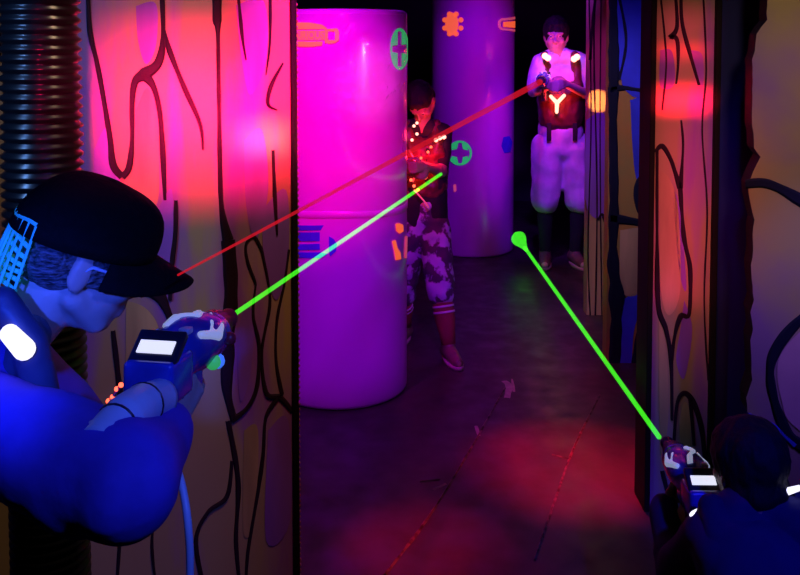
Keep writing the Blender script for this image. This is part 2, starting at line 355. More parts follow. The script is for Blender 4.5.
GA, GB = (at(608, 200, 4.25).x, 4.25), (1.40, 4.25)
gap_strokes = [([(609, 90), (625, 88), (655, 93)], [8, 5, 6]), ([(655, 163), (640, 180), (637, 196), (641, 212), (655, 220)], [6, 7, 7, 7, 8]), ([(610, 218), (630, 221), (655, 225)], [10, 8, 8]),
               ([(652, 296), (641, 325), (637, 350), (634, 380)], [10, 7, 7, 8]), ([(613, -10), (614, 60), (613, 120), (614, 200), (613, 260), (617, 300), (614, 380)], [9, 11, 9, 10, 10, 15, 10]),
               ([(609, 372), (655, 374)], [10, 10]), ([(618, -8), (626, 40), (619, 80)], [4, 3, 3])]
gap_patches = [([(616, -20), (655, -20), (655, 86), (622, 84)], 2), ([(630, 100), (652, 100), (652, 160), (636, 178)], 2), ([(622, 300), (645, 290), (634, 330), (630, 366), (616, 366)], 2), ([(645, 310), (655, 300), (655, 366), (640, 366)], 2), ([(620, 230), (650, 232), (648, 285), (622, 292)], 3)]
struct(panel('wall_gap', GA, GB, 2.5, .08, [M['mural_olive'], M['outline_navy'], M['mural_blue'], M['mural_tan']], gap_strokes, gap_patches))
SA, SB = (at(588, 200, 5.0).x, 5.0), (at(607, 200, 5.0).x, 5.0)
strip_strokes = [([(589, -8), (591, 120), (588, 250), (591, 330)], 1.6), ([(595, -8), (594, 60), (597, 200), (595, 330)], 1.8), ([(601, -8), (600, 150), (602, 330)], 1.4), ([(598, 220), (602, 214), (605, 222)], 3), ([(596, -8), (592, 30), (590, 60)], 3)]
struct(panel('wall_strip', SA, SB, 2.5, .10, [M['mural_tan'], M['outline'], M['mural_violet']], strip_strokes, [([(586, 120), (606, 118), (606, 210), (586, 205)], 2)]))
bm = bmesh.new(); add_box(bm, (SB[0] + .013, 5.04, 1.25), (.03, .14, 2.5), bevel=.005); struct(build('trim_3', bm, M['trimdark'], smooth=False))

# ------------------------------------------------------------------ ribbed tube
tx, ty, tr = -.695, 1.74, .076
bm = bmesh.new(); prof = [(tr * .86, 0)]
npitch = 140; pz = 2.6 / npitch
for k in range(npitch):
    z = k * pz
    prof += [(tr * .90, z + pz * .1), (tr, z + pz * .35), (tr, z + pz * .6), (tr * .90, z + pz * .9)]
prof.append((tr * .86, 2.6)); add_lathe(bm, prof, 40, Matrix.Translation((tx, ty, 0)))
o = build('ribbed_tube', bm, M['tube']); tag(o, 'thick black ribbed plastic tube standing upright in front of the mural wall', 'tube')

# ------------------------------------------------------------------ columns
def column(cx, cy, rad, h, label):
    t = thing('round_column', (cx, cy, 0), label, 'column', None)
    bm = bmesh.new(); prof = []; rc = .02
    for k in range(6): a = math.pi / 2 * k / 5; prof.append((rad - rc + rc * math.sin(a), rc - rc * math.cos(a)))
    for k in range(1, 60):
        prof.append((rad, rc + (h - 2 * rc) * k / 60))
    for k in range(6): a = math.pi / 2 * k / 5; prof.append((rad - rc + rc * math.cos(a), h - rc + rc * math.sin(a)))
    add_lathe(bm, prof, 96, Matrix.Translation((cx, cy, 0))); build('body', bm, M['drum'], t)
    return t
C1 = (-.268, 3.98, .299); C2 = (.536, 6.63, .305)
H1 = at(340, 9, 3.75).z
col1 = column(*C1, H1, 'nearer magenta round column with an orange barrel sign, beside the mural wall')
H2 = 2.3
col2 = column(*C2, H2, 'farther purple round column with an orange gear mark, behind the boy')
# overlap of the wrap half-way up the near column
zs = at(350, 213, 3.75).z
bm = bmesh.new(); prof = [(C1[2] + .0005, zs - .016), (C1[2] + .004, zs - .013), (C1[2] + .004, zs + .013), (C1[2] + .0005, zs + .016)]
for i in range(3):
    pass
rings = []
for r_, z_ in prof:
    rings.append([bm.verts.new((C1[0] + r_ * math.cos(2 * math.pi * k / 96), C1[1] + r_ * math.sin(2 * math.pi * k / 96), z_ + .006 * math.sin(2 * math.pi * k / 96 * 3))) for k in range(96)])
for i in range(3):
    for k in range(96): bm.faces.new((rings[i][k], rings[i][(k + 1) % 96], rings[i + 1][(k + 1) % 96], rings[i + 1][k]))
build('band', bm, M['drum'], col1)
# crumpled clear wrap on the upper right of the near column
def cyl_hit(C, px, py):
    d = ray(px, py); ox, oy = -C[0], -C[1]
    a = d.x ** 2 + d.y ** 2; b = 2 * (ox * d.x + oy * d.y); c = ox * ox + oy * oy - C[2] ** 2
    disc = b * b - 4 * a * c
    t = (-b - math.sqrt(max(disc, 0))) / (2 * a); p = V((0, 0, EYE)) + d * t
    return math.atan2(p.y - C[1], p.x - C[0]), p.z
def cyl_patch(name, C, polys, m, parent, off=.0035, metric=False):
    """polys: outlines in picture pixels laid on the column's skin"""
    bm = bmesh.new()
    for poly in polys:
        pts = []
        for i, p in enumerate(poly):
            th, z = (p if metric else cyl_hit(C, *p)); pts.append((th, z))
        f = bm.faces.new([bm.verts.new((th * C[2], z, 0)) for th, z in pts])
    bmesh.ops.triangulate(bm, faces=bm.faces[:])
    xs = [v.co.x for v in bm.verts]; x = min(xs) + .012
    while x < max(xs):
        g = bm.verts[:] + bm.edges[:] + bm.faces[:]
        bmesh.ops.bisect_plane(bm, geom=g, dist=1e-6, plane_co=(x, 0, 0), plane_no=(1, 0, 0)); x += .012
    r = C[2] + off
    for v in bm.verts:
        th = v.co.x / C[2]; z = v.co.y
        v.co = V((C[0] + r * math.cos(th), C[1] + r * math.sin(th), z))
    return build(name, bm, m, parent)
def ring(cx, cy, rx, ry, w, n=28):
    return [[(cx + rx * math.cos(2 * math.pi * k / n), cy + ry * math.sin(2 * math.pi * k / n)), (cx + rx * math.cos(2 * math.pi * (k + 1) / n), cy + ry * math.sin(2 * math.pi * (k + 1) / n)),
             (cx + (rx - w[0]) * math.cos(2 * math.pi * (k + 1) / n), cy + (ry - w[1]) * math.sin(2 * math.pi * (k + 1) / n)), (cx + (rx - w[0]) * math.cos(2 * math.pi * k / n), cy + (ry - w[1]) * math.sin(2 * math.pi * k / n))] for k in range(n)]
# orange barrel sign, its left end going on behind the wall edge
cyl_patch('barrel_sign', C1, [
    [(286, 25), (297, 22.3), (310, 22.6), (322, 24.6), (327.5, 28.5), (325, 29.2), (296, 29.2), (286, 29.5)],
    [(286, 41), (296, 41.5), (323, 41.5), (322, 45.5), (312, 46.8), (300, 46.6), (286, 44)],
    [(325, 29), (328, 29), (328, 43), (325, 43)], [(328, 29), (337, 28.2), (335, 31.5), (328, 31.5)], [(328, 40), (335, 40), (335, 43), (328, 44)], [(335, 31.5), (337, 28.2), (339, 31), (339, 40), (335, 43), (335, 40)],
    [(286, 31), (325, 30.6), (325, 31.2), (286, 31.6)], [(286, 39.4), (325, 39.4), (325, 40), (286, 40)]], M['fl_orange'], col1)
def cyl_text(C, px, py, body, height, m, parent, name='lettering', flip=False, squash=1.):
    cu = bpy.data.curves.new('txt', 'FONT'); cu.body = body; cu.size = height; cu.offset = height * .035; cu.align_x = 'RIGHT'; cu.align_y = 'CENTER'
    to = bpy.data.objects.new('txt', cu); COL.objects.link(to); dg = bpy.context.evaluated_depsgraph_get(); dg.update()
    me = bpy.data.meshes.new_from_object(to.evaluated_get(dg), depsgraph=dg); bpy.data.objects.remove(to); bpy.data.curves.remove(cu)
    th0, z0 = cyl_hit(C, px, py); r = C[2] + .0045
    for v in me.vertices:
        th = th0 + v.co.x * squash / C[2]; v.co = V((C[0] + r * math.cos(th), C[1] + r * math.sin(th), z0 + v.co.y))
    me.name = name; return link(name, me, m, parent, smooth=False)
cyl_patch('sign_panel', C1, [[(286, 31.6), (325, 31.2), (325, 39.4), (286, 39.4)]], M['fl_blot'], col1, off=.003)
cyl_text(C1, 324.5, 35.3, 'FURIOUS', .043, M['fl_orange'], col1, squash=.80)
# green plus in a ring near the right edge
cyl_patch('plus_emblem', C1, ring(399, 49, 9.3, 21, (1.8, 3.2)) + [
    [(391.5, 40), (394, 33), (397, 31), (397, 45), (391, 46)], [(391, 52), (397, 53), (397, 66), (394, 64), (391.5, 58)],
    [(401, 31), (404, 34), (405.6, 44), (401, 45)], [(401, 53), (405.6, 54), (404, 62), (401, 66)]], M['fl_green'], col1)
cyl_patch('orange_mark', C1, [[(395, 224), (398, 223), (402.5, 225), (403, 231), (399, 233.5), (396, 231)], [(391.5, 241), (395, 240), (397, 248), (400, 253), (400.5, 259), (395, 260), (394, 252)]], M['fl_orange'], col1)
cyl_patch('pink_streak', C1, [[(405, 236), (406.8, 236), (406.2, 258), (403.8, 258)]], M['fl_pink'], col1)
cyl_patch('blue_barrel_sign', C1, [
    [(290, 224.5), (324, 225), (321, 230), (290, 230)], [(290, 232), (296, 232), (296, 241), (290, 241)], [(298, 232), (320, 232), (320, 241), (298, 241)],
    [(290, 243.5), (320, 243.5), (320, 249.5), (290, 249.5)], [(290, 251.5), (320, 252), (328, 254), (322, 257.5), (290, 257)], [(329, 236), (334, 239), (337, 244), (336, 251), (330, 256.5), (329, 250)]], M['fl_blue'], col1)
def wrap():
    bm = bmesh.new(); NI, NJ = 260, 90; rows = []; z0, z1 = zs + .014, H1 - .022
    cen = [(cyl_hit(C1, 366, 78), 1.0, .16, .07), (cyl_hit(C1, 382, 98), 1., .15, .05), (cyl_hit(C1, 350, 104), 1., .12, .04), (cyl_hit(C1, 398, 150), .6, .05, .09), (cyl_hit(C1, 360, 30), .5, .08, .04)]
    for j in range(NJ + 1):
        row = []
        for i in range(NI):
            th = -math.pi + 2 * math.pi * i / NI; z = z0 + (z1 - z0) * j / NJ
            q = V((th * 2.4 + z * 6, z * 11 - th * 2.6, 1)); amp = .02
            for (tc, zc), a, sx, sz in cen:
                u = (th - tc) * C1[2]; w_ = z - zc; uu = u * .86 + w_ * .5; ww = -u * .5 + w_ * .86; amp += a * math.exp(-(uu / sx) ** 2 - (ww / sz) ** 2)
            k = min(1, amp) * ((1 - abs(mnoise.noise(q * 1.7))) ** 5 * .030 + (1 - abs(mnoise.noise(q * 4.3))) ** 4 * .012)
            e = min(1, 12 * min(j / NJ, 1 - j / NJ)); r = C1[2] + .0015 + k * e
            row.append(bm.verts.new((C1[0] + r * math.cos(th), C1[1] + r * math.sin(th), z)))
        rows.append(row)
    for j in range(NJ):
        for i in range(NI): bm.faces.new((rows[j][i], rows[j][(i + 1) % NI], rows[j + 1][(i + 1) % NI], rows[j + 1][i]))
    return build('clear_wrap', bm, M['wrap'], col1)
wrap()
# marks of the far column
g = [[(452 + 6.5 * math.cos(a) - 0, 24 + 11.5 * math.sin(a)) for a in [2 * math.pi * k / 16 for k in range(16)]]]
for k in range(8):
    a = 2 * math.pi * (k + .5) / 8; x, y = 453 + 8.6 * math.cos(a), 24 + 10.6 * math.sin(a)
    g.append([(x + 2.6 * math.cos(b), y + 2.6 * math.sin(b)) for b in [2 * math.pi * j / 8 for j in range(8)]])
cyl_patch('gear_emblem', C2, g, M['fl_orange'], col2)
cyl_patch('barrel_sign', C2, [[(498, 21), (501, 18.5), (516, 16.5), (516, 19), (502, 20.5), (500.5, 22), (500.5, 27), (503, 28.5), (516, 29.5), (516, 32), (501, 30), (498, 27)]], M['fl_pink'], col2)
cyl_patch('sign_panel', C2, [[(503, 22), (516, 21), (516, 28), (503, 27)]], M['fl_orange'], col2)
cyl_patch('star_emblem', C2, ring(460, 153, 12, 12.5, (2.2, 2.2)) + [
    [(452, 150), (451.5, 147), (455, 143.5), (458.5, 143), (457, 149)], [(462, 143), (466, 144), (468.5, 148), (468, 150.5), (463, 149)],
    [(452, 156), (457, 157), (458.5, 163), (455, 162.5), (451.5, 159)], [(468, 156), (468.5, 159), (466, 162), (462, 163), (463, 157)]], M['fl_green'], col2)
cyl_patch('blue_mark', C2, [[(503, 137), (509, 136), (512, 142), (510, 152), (504, 153), (501, 146)]], M['fl_blue'], col2)
cyl_patch('scuff', C2, [[(453.5, 185), (456, 184), (456.5, 191), (454, 192)]], M['fl_pink'], col2)

# ------------------------------------------------------------------ figures
def head_prims(bm, c, f, u, r, s, hood=False):
    Rm = rotm(r, f, u)
    def L(x, y, z): return V(c) + (r * x + f * y + u * z) * s
    add_ell(bm, L(0, -.012, .028), (.076 * s, .096 * s, .092 * s), Rm, 24)
    add_ell(bm, L(0, .030, -.035), (.060 * s, .064 * s, .082 * s), Rm, 24)
    add_ell(bm, L(0, .060, -.092), (.030 * s, .026 * s, .024 * s), Rm)
    for q in (-1, 1):
        add_cap(bm, L(.052 * q, .0, -.055), .022 * s, L(.022 * q, .055, -.092), .020 * s)
        add_ell(bm, L(.040 * q, .062, -.030), (.022 * s, .022 * s, .020 * s), Rm)
        add_cap(bm, L(.012 * q, .086, .024), .011 * s, L(.046 * q, .070, .024), .011 * s)
        add_ell(bm, L(.078 * q, -.012, -.010), (.009 * s, .020 * s, .034 * s), rotm((r + f * .3 * q).normalized(), (f - r * .3 * q).normalized(), u))
        add_ell(bm, L(.013 * q, .096, -.032), (.010 * s, .012 * s, .009 * s), Rm)
    add_cap(bm, L(0, .088, .016), .009 * s, L(0, .110, -.028), .013 * s)
    add_cap(bm, L(-.018, .086, -.058), .008 * s, L(.018, .086, -.058), .008 * s)
    add_cap(bm, L(-.015, .084, -.070), .009 * s, L(.015, .084, -.070), .009 * s)
def add_eyes(c, f, u, r, s, parent):
    for q in (-1, 1):
        bm = bmesh.new(); e = V(c) + (r * .031 * q + f * .078 + u * .004) * s
        add_ell(bm, e, (.012 * s,) * 3, seg=12); add_ell(bm, e + f * .009 * s, (.006 * s,) * 3, seg=10, mi=1)
        build('eye', bm, [M['eye'], M['iris']], parent)
def hand_prims(bm, w, d, a, n, s, curl=(50, 65, 45), side=1):
    """w wrist, d along the hand, a across towards the thumb, n where the palm faces"""
    w, d, a, n = V(w), V(d).normalized(), V(a), V(n)
    a = (a - d * a.dot(d)).normalized(); n = d.cross(a).normalized() * (1 if d.cross(a).dot(n) > 0 else -1)
    for k in (-1, 0, 1): add_cap(bm, w + a * .012 * k * s, .016 * s, w + d * .075 * s + a * .024 * k * s, .013 * s, 10)
    for i, (o, l) in enumerate(zip((.030, .010, -.010, -.029), (.9, 1.0, .93, .75))):
        p = w + d * .078 * s + a * o * s; ang = 0; rad = .0095 * s
        for seg, (ln, cu) in enumerate(zip((.042, .027, .021), curl)):
            ang += R(cu); dd = d * math.cos(ang) + n * math.sin(ang); q = p + dd * ln * l * s
            add_cap(bm, p, rad, q, rad * .9, 10); p = q; rad *= .9
    p = w + d * .022 * s + a * .024 * s
    for ln, dd, rad in ((.040, d * .6 + a * .6 + n * .5, .012), (.030, d * .7 + a * .0 + n * .8, .0105), (.024, d * .6 - a * .3 + n * .8, .0095)):
        q = p + dd.normalized() * ln * s; add_cap(bm, p, rad * s, q, rad * .92 * s, 10); p = q
def torso_prims(bm, J, s, inf=0., lo=True):
    r = J['right']; i = inf
    for q in (-1, 0, 1):
        add_cap(bm, J['chest'] + r * .070 * q * s, .088 * s + i, J['waist'] + r * .055 * q * s, .080 * s + i, 18)
        if lo: add_cap(bm, J['waist'] + r * .055 * q * s, .080 * s + i, J['pelvis'] + r * .062 * q * s, .088 * s + i, 18)
    for k, sh in (('shoulder_r', 1), ('shoulder_l', -1)):
        add_cap(bm, J['neck'] + r * .03 * sh * s, .045 * s + i, J[k], .050 * s + i); add_cap(bm, J['chest'] + r * .05 * sh * s, .082 * s + i, J[k] - V((0, 0, .02 * s)), .048 * s + i)
def arm_prims(bm, J, s, inf=0., fore=True, frac=1.):
    for q in 'rl':
        sh, el, wr = J['shoulder_' + q], J['elbow_' + q], J['wrist_' + q]
        e = sh.lerp(el, frac); add_cap(bm, sh, .047 * s + inf, e, (.047 - .010 * frac) * s + inf)
        if fore: add_cap(bm, el, .038 * s + inf, wr, .025 * s + inf); add_ell(bm, el.lerp(wr, .25), (.040 * s + inf,) * 3)
def leg_prims(bm, J, s, inf=0., parts=('t', 'c', 'f'), frac=1.):
    for q in 'rl':
        hp, kn, an, toe = J['hip_' + q], J['knee_' + q], J['ankle_' + q], J['toe_' + q]
        if 't' in parts: add_cap(bm, hp, .082 * s + inf, hp.lerp(kn, frac), (.082 - .028 * frac) * s + inf, 18)
        if 'c' in parts:
            add_cap(bm, kn, .052 * s + inf, an, .034 * s + inf)
            bk = (an - toe); bk.z = 0; bk.normalize(); add_cap(bm, kn.lerp(an, .2) + bk * .012 * s, .050 * s + inf, kn.lerp(an, .55) + bk * .006 * s, .038 * s + inf)
        if 'f' in parts: add_cap(bm, an + V((0, 0, -.02 * s)), .034 * s, toe, .026 * s)
def body(J, s, voxel, m, parent, hands, head_s=1.):
    bm = bmesh.new(); f, u, r = J['hf'], J['hu'], J['hr']
    head_prims(bm, J['head'], f, u, r, s * head_s)
    add_cap(bm, J['head'] - u * .06 * s - f * .02 * s, .052 * s, J['neck'], .054 * s); torso_prims(bm, J, s * .96); arm_prims(bm, J, s); leg_prims(bm, J, s)
    for h in hands: hand_prims(bm, *h)
    return remesh(bm, 'body', voxel, 3, m, parent)
def shoes(J, s, parent):
    for q in 'rl':
        an, toe = J['ankle_' + q], J['toe_' + q]; d = (toe - an); d.z = 0; d.normalize(); sd = V((-d.y, d.x, 0)); g = J['ground']
        base = V((an.x, an.y, g)); bm = bmesh.new()
        add_cap(bm, base - d * .035 * s + V((0, 0, .055 * s)), .046 * s, base + d * .05 * s + V((0, 0, .052 * s)), .045 * s)
        add_cap(bm, base + d * .05 * s + V((0, 0, .050 * s)), .044 * s, base + d * .15 * s + V((0, 0, .036 * s)), .034 * s)
        add_cap(bm, base - d * .01 * s + V((0, 0, .07 * s)), .045 * s, base + V((0, 0, .10 * s)), .042 * s)
        o = remesh(bm, 'shoe', .008, 3, M['shoe'], parent)
        for v in o.data.vertices: v.co.z = max(v.co.z, g + .012)
        bm = bmesh.new(); pts = []
        for k in range(24):
            a = 2 * math.pi * k / 24; x = math.cos(a) * .135 * s + .055 * s; y = math.sin(a) * (.047 + .006 * math.cos(a)) * s; pts.append(base + d * x + sd * y)
        lo = [bm.verts.new(p + V((0, 0, .001))) for p in pts]; hi = [bm.verts.new(p + V((0, 0, .024 * s))) for p in pts]
        bm.faces.new(lo); bm.faces.new(hi)
        for k in range(24): bm.faces.new((lo[k], lo[(k + 1) % 24], hi[(k + 1) % 24], hi[k]))
        so = build('sole', bm, M['sole'], parent)
def led(name, parent, pts, rad, m, seg=12):
    for p in pts:
        bm = bmesh.new(); add_ell(bm, p, (rad,) * 3, seg=seg); build(name, bm, m, parent)

# ---- phaser (hand-held light gun), local x right, y forward, z up
def phaser(O, F, label, s=1., U=(0, 0, 1), long=False, dim=False):
    f, u, r = frame(F, U); Rm = rotm(r, f, u); O = V(O)
    t = thing('phaser', O, label, 'toy gun')
    def L(x, y, z): return O + (r * x + f * y + u * z) * s
    def S(*k): return tuple(a * s for a in k)
    bm = bmesh.new()
    add_ell(bm, L(0, .12, .006), S(.050, .11, .047), Rm, 24); add_cap(bm, L(0, .05, .0), .040 * s, L(0, .20, .0), .040 * s); add_ell(bm, L(0, .09, .026), S(.034, .075, .034), Rm, 20)
    remesh(bm, 'shell', .005 * s, 3, M['gun_blue'], t)
    bm = bmesh.new(); add_box(bm, L(0, .0, -.012), S(.078, .085, .066), Rm, .009 * s); add_box(bm, L(0, .055, -.03), S(.064, .09, .05), Rm, .008 * s)
    build('rear_housing', bm, M['gun_blue'], t, autosmooth=40)
    tilt = Matrix.Rotation(R(38), 3, r); bm = bmesh.new()
    add_box(bm, L(0, -.006, .030), S(.076, .066, .014), tilt @ Rm, .004 * s); build('bezel', bm, M['gun_dark'], t, autosmooth=40)
    bm = bmesh.new(); cc = L(0, -.006, .030) + (tilt @ u) * .008 * s; add_box(bm, cc, S(.056, .022, .003), tilt @ Rm); build('screen', bm, M['screen'], t, smooth=False)
    bm = bmesh.new(); mt = Matrix.Translation(L(0, .22, .005)) @ rotm(r, u * -1, f).to_4x4() @ Matrix.Scale(s, 4)
    add_lathe(bm, [(.032, -.02), (.033, .005), (.026, .015), (.026, .03), (.019, .035), (.016, .065), (.018, .068), (.018, .078), (.008, .080)], 24, mt)
    build('barrel', bm, M['gun_dark'] if dim else M['gun_red'], t, autosmooth=40)
    bm = bmesh.new(); add_cap(bm, L(0, .07, -.04), .024 * s, L(0, .045, -.135), .021 * s); add_ell(bm, L(0, .043, -.140), S(.024, .03, .014), Rm)
    remesh(bm, 'grip', .006 * s, 3, M['gun_dark'], t)
    bm = bmesh.new(); add_tube(bm, spline([L(0, .09, -.045), L(0, .125, -.06), L(0, .125, -.095), L(0, .075, -.10)], 6), .006 * s, 8); build('trigger_guard', bm, M['gun_dark'], t)
    for q in (-1, 1):                                   # pale angular plates standing in for highlights on the rounded shell
        bm = bmesh.new(); add_cap(bm, L(.036 * q, .075, .034), .007 * s, L(.044 * q, .125, .020), .010 * s, 10); add_cap(bm, L(.044 * q, .125, .020), .010 * s, L(.036 * q, .165, .026), .006 * s, 10); add_cap(bm, L(.040 * q, .10, .026), .006 * s, L(.030 * q, .135, .040), .005 * s, 10)
        remesh(bm, 'highlight_plate', .003 * s, 2, M['gun_white'] if (dim or q > 0) else M['gun_pale'], t)
    bm = bmesh.new(); add_tube(bm, spline([L(-.012, .050, .050), L(-.004, .080, .060), L(.012, .11, .056), L(.004, .15, .048), L(.014, .17, .040)], 6), [(.007 if (k // 6) % 2 == 0 else .0045) * s for k in range(25)], 8); build('highlight_rib', bm, M['gun_white'], t)  # white zigzag rib stands in for the highlights along the top
    bm = bmesh.new(); add_box(bm, L(.020, .052, .046), S(.018, .020, .010), Rm, .003 * s); build('top_button', bm, M['gun_pale'], t, autosmooth=40)
    if not dim:
        led('green_light', t, [L(.040, .12, -.022)], .013 * s, M['led_green']); led('red_light', t, [L(.042, .19, -.002)], .012 * s, M['gun_red']); led('blue_light', t, [L(.030, .165, -.034)], .013 * s, M['led_blue'])
    return t, L

# ---- caps
def cap_on(c, f, u, r, s, parent, strap=True):
    bm = bmesh.new(); Rm = rotm(r, f, u)
    def L(x, y, z): return V(c) + (r * x + f * y + u * z) * s
    NU, NV = 40, 14; grid = []
    for j in range(NV + 1):
        ph = (math.pi / 2) * j / NV; row = []
        for i in range(NU):
            th = 2 * math.pi * i / NU; cs = math.cos(ph) ** .72
            x = .090 * math.cos(th) * cs; y = .110 * math.sin(th) * cs - .012
            z = .020 + .098 * math.sin(ph) ** .85 + (.012 * math.sin(th) if j < 6 else .012 * math.sin(th) * max(0, 1 - (j - 5) / 6))
            row.append(bm.verts.new(L(x, y, z)))
        grid.append(row)
    for j in range(NV):
        for i in range(NU):
            try: bm.faces.new((grid[j][i], grid[j][(i + 1) % NU], grid[j + 1][(i + 1) % NU], grid[j + 1][i]))
            except ValueError: pass
    bmesh.ops.remove_doubles(bm, verts=bm.verts[:], dist=.0006)
    o = build('cap', bm, M['cap'], parent); sd = o.modifiers.new('thick', 'SOLIDIFY'); sd.thickness = .004; sd.offset = 1
    bm = bmesh.new(); add_ell(bm, L(0, -.012, .120), (.009 * s, .009 * s, .005 * s), Rm, 12); k = build('cap_button', bm, M['cap'], o)
    k.matrix_parent_inverse = Matrix.Translation(-root_loc(parent)) if False else Matrix.Identity(4)
    k.parent = o; k.matrix_parent_inverse = Matrix.Identity(4)
    bm = bmesh.new(); grid = []                             # curved brim
    for j in range(9):
        k = j / 8; row = []
        for i in range(25):
            th = R(18 + 144 * i / 24); e = .082 * k * (math.sin((th - R(18)) / R(144) * math.pi) ** .6)
            x = .088 * math.cos(th); y = .108 * math.sin(th) - .012 + e
            z = .032 - .35 * x * x / .09 * (.4 + k) - .018 * k
            row.append(bm.verts.new(L(x, y, z)))
        grid.append(row)
    for j in range(8):
        for i in range(24): bm.faces.new((grid[j][i], grid[j][i + 1], grid[j + 1][i + 1], grid[j + 1][i]))
    b = build('cap_brim', bm, M['cap'], o); b.matrix_parent_inverse = Matrix.Identity(4); sd = b.modifiers.new('thick', 'SOLIDIFY'); sd.thickness = .006; sd.offset = 0
    if strap:
        bm = bmesh.new()
        for k in range(9):
            z = .030 - k * .0145
            add_tube(bm, [L(.092 * math.cos(a) * (1 - .005 * k), .108 * math.sin(a) - .014 + .002 * k, z + .004 * math.sin(5 * a + k)) for a in [R(235 + 75 * i / 14) for i in range(15)]], .0036, 6)
        for i in range(10):
            a = R(235 + 75 * i / 9); add_tube(bm, [L(.093 * math.cos(a + .02 * k), .109 * math.sin(a + .02 * k) - .014,   .032 - k * .0145) for k in range(9)], .0022, 6)
        b = build('cap_strap', bm, M['cap_mesh'], o); b.matrix_parent_inverse = Matrix.Identity(4)
    return o
def hair_on(c, f, u, r, s, parent, m, low=-.02, puff=.010, voxel=.008):
    bm = bmesh.new(); Rm = rotm(r, f, u)
    def L(x, y, z): return V(c) + (r * x + f * y + u * z) * s
    add_ell(bm, L(0, -.020, .040), ((.076 + puff) * s, (.092 + puff) * s, (.088 + puff) * s), Rm, 24)
    add_ell(bm, L(0, -.045, low), ((.070 + puff * .6) * s, (.060 + puff) * s, .062 * s), Rm, 24)
    add_ell(bm, L(0, .045, .082), (.056 * s, .036 * s, .028 * s), Rm, 20)
    o = remesh(bm, 'hair', voxel, 2, m, parent, noise=.006, nscale=45)
    return o

# ============ 1. man in the cap, near left
man = thing('person', (-.86, 1.36, 0), 'man in a black cap and blue sleeves aiming a blue phaser by the mural wall', 'person')
hf, hu, hr = frame((.80, .42, -.42), (.05, -.10, 1))
hc = at(86, 254, 1.36)
J = dict(right=V((.22, -.97, 0)).normalized(), head=hc, hf=hf, hu=hu, hr=hr, ground=0.,
         neck=V((-.615, 1.34, 1.065)), chest=V((-.70, 1.35, .95)), waist=V((-.79, 1.36, .80)), pelvis=V((-.86, 1.36, .66)),
         shoulder_r=at(-25, 425, 1.19), shoulder_l=V((-.67, 1.52, .99)), elbow_r=at(126, 482, 1.07), elbow_l=V((-.46, 1.50, .79)),
         wrist_r=at(168, 425, 1.24), wrist_l=at(172, 428, 1.40),
         hip_r=V((-.86, 1.27, .64)), hip_l=V((-.86, 1.44, .64)), knee_r=V((-.62, 1.22, .40)), knee_l=V((-.66, 1.50, .38)), ankle_r=V((-.80, 1.2, .09)), ankle_l=V((-.98, 1.50, .09)),
         toe_r=V((-.66, 1.19, .04)), toe_l=V((-.84, 1.51, .04)))
gO = at(159, 369, 1.25); gF = at(440, 175, 4.3) - at(237, 318, 1.52)
gun, GL = phaser(gO, gF, 'blue phaser with a lit screen, held by the man in the cap', .93)
body(J, .95, .0055, M['skin'], man, [
    (J['wrist_r'], at(186, 388, 1.29) - J['wrist_r'], V((0, .35, 1)), V((-1, .3, .2)), 1.0, (55, 70, 45)),
    (J['wrist_l'], at(192, 385, 1.42) - J['wrist_l'], V((.4, .8, .2)), V((-.3, .2, 1)), .95, (55, 65, 45))])
add_eyes(hc, hf, hu, hr, .95, man)
bm = bmesh.new(); Rm = rotm(hr, hf, hu)
add_ell(bm, hc + (hf * -.042 + hu * -.004) * .95, (.078, .062, .062), Rm, 24)
for q in (-1, 1): add_ell(bm, hc + (hr * .060 * q + hf * -.012 + hu * .004) * .95, (.020, .040, .036), Rm, 20); add_ell(bm, hc + (hr * .070 * q + hf * .022 + hu * -.006) * .95, (.008, .010, .026), Rm)
remesh(bm, 'hair', .006, 2, M['hair_grey'], man, noise=.005, nscale=45)
cap_on(hc, hf, hu, hr, .97, man)
bm = bmesh.new(); s_, e_, w_ = J['shoulder_r'], J['elbow_r'], J['wrist_r']
torso_prims(bm, J, 1.0, .014)
add_cap(bm, s_, .070, s_.lerp(e_, .55), .077); add_cap(bm, s_.lerp(e_, .55), .077, e_, .070); add_cap(bm, e_, .070, e_.lerp(w_, .8), .044)
add_ell(bm, s_.lerp(e_, .75) - V((0, 0, .018)), (.085, .07, .065))
add_cap(bm, J['shoulder_l'], .066, J['elbow_l'], .06); add_cap(bm, J['elbow_l'], .058, J['elbow_l'].lerp(J['wrist_l'], .85), .042)
remesh(bm, 'shirt', .008, 4, M['sleeve'], man, noise=.008, nscale=13)
bm = bmesh.new(); leg_prims(bm, J, 1.0, .022, ('t', 'c')); add_cap(bm, J['waist'] - V((0, 0, .05)), .105, J['pelvis'], .115); add_cap(bm, J['hip_r'], .1, J['hip_l'], .1)
remesh(bm, 'trousers', .012, 3, M['trousers'], man)
shoes(J, 1.0, man)
bm = bmesh.new(); r = J['right']
for q in (-1, 0, 1): add_cap(bm, J['chest'] + r * .06 * q, .116, J['waist'] + r * .05 * q, .11, 18)
add_cap(bm, J['neck'] + r * .10 + V((-.02, 0, .02)), .040, J['chest'] + r * .09 + V((.06, 0, .06)), .055); add_cap(bm, J['neck'] - r * .10 + V((-.02, 0, .02)), .040, J['chest'] - r * .09 + V((.06, 0, .06)), .055)
add_cap(bm, at(2, 300, 1.22), .022, at(30, 345, 1.21), .026); add_cap(bm, at(30, 345, 1.21), .026, at(44, 400, 1.22), .024); add_cap(bm, at(30, 335, 1.25), .03, at(20, 390, 1.25), .03)
vest = remesh(bm, 'vest', .009, 3, M['vestm'], man)
bm = bmesh.new(); add_cap(bm, at(10, 334, 1.185), .013, at(24, 349, 1.183), .015); build('vest_light', bm, M['led_white'], man)
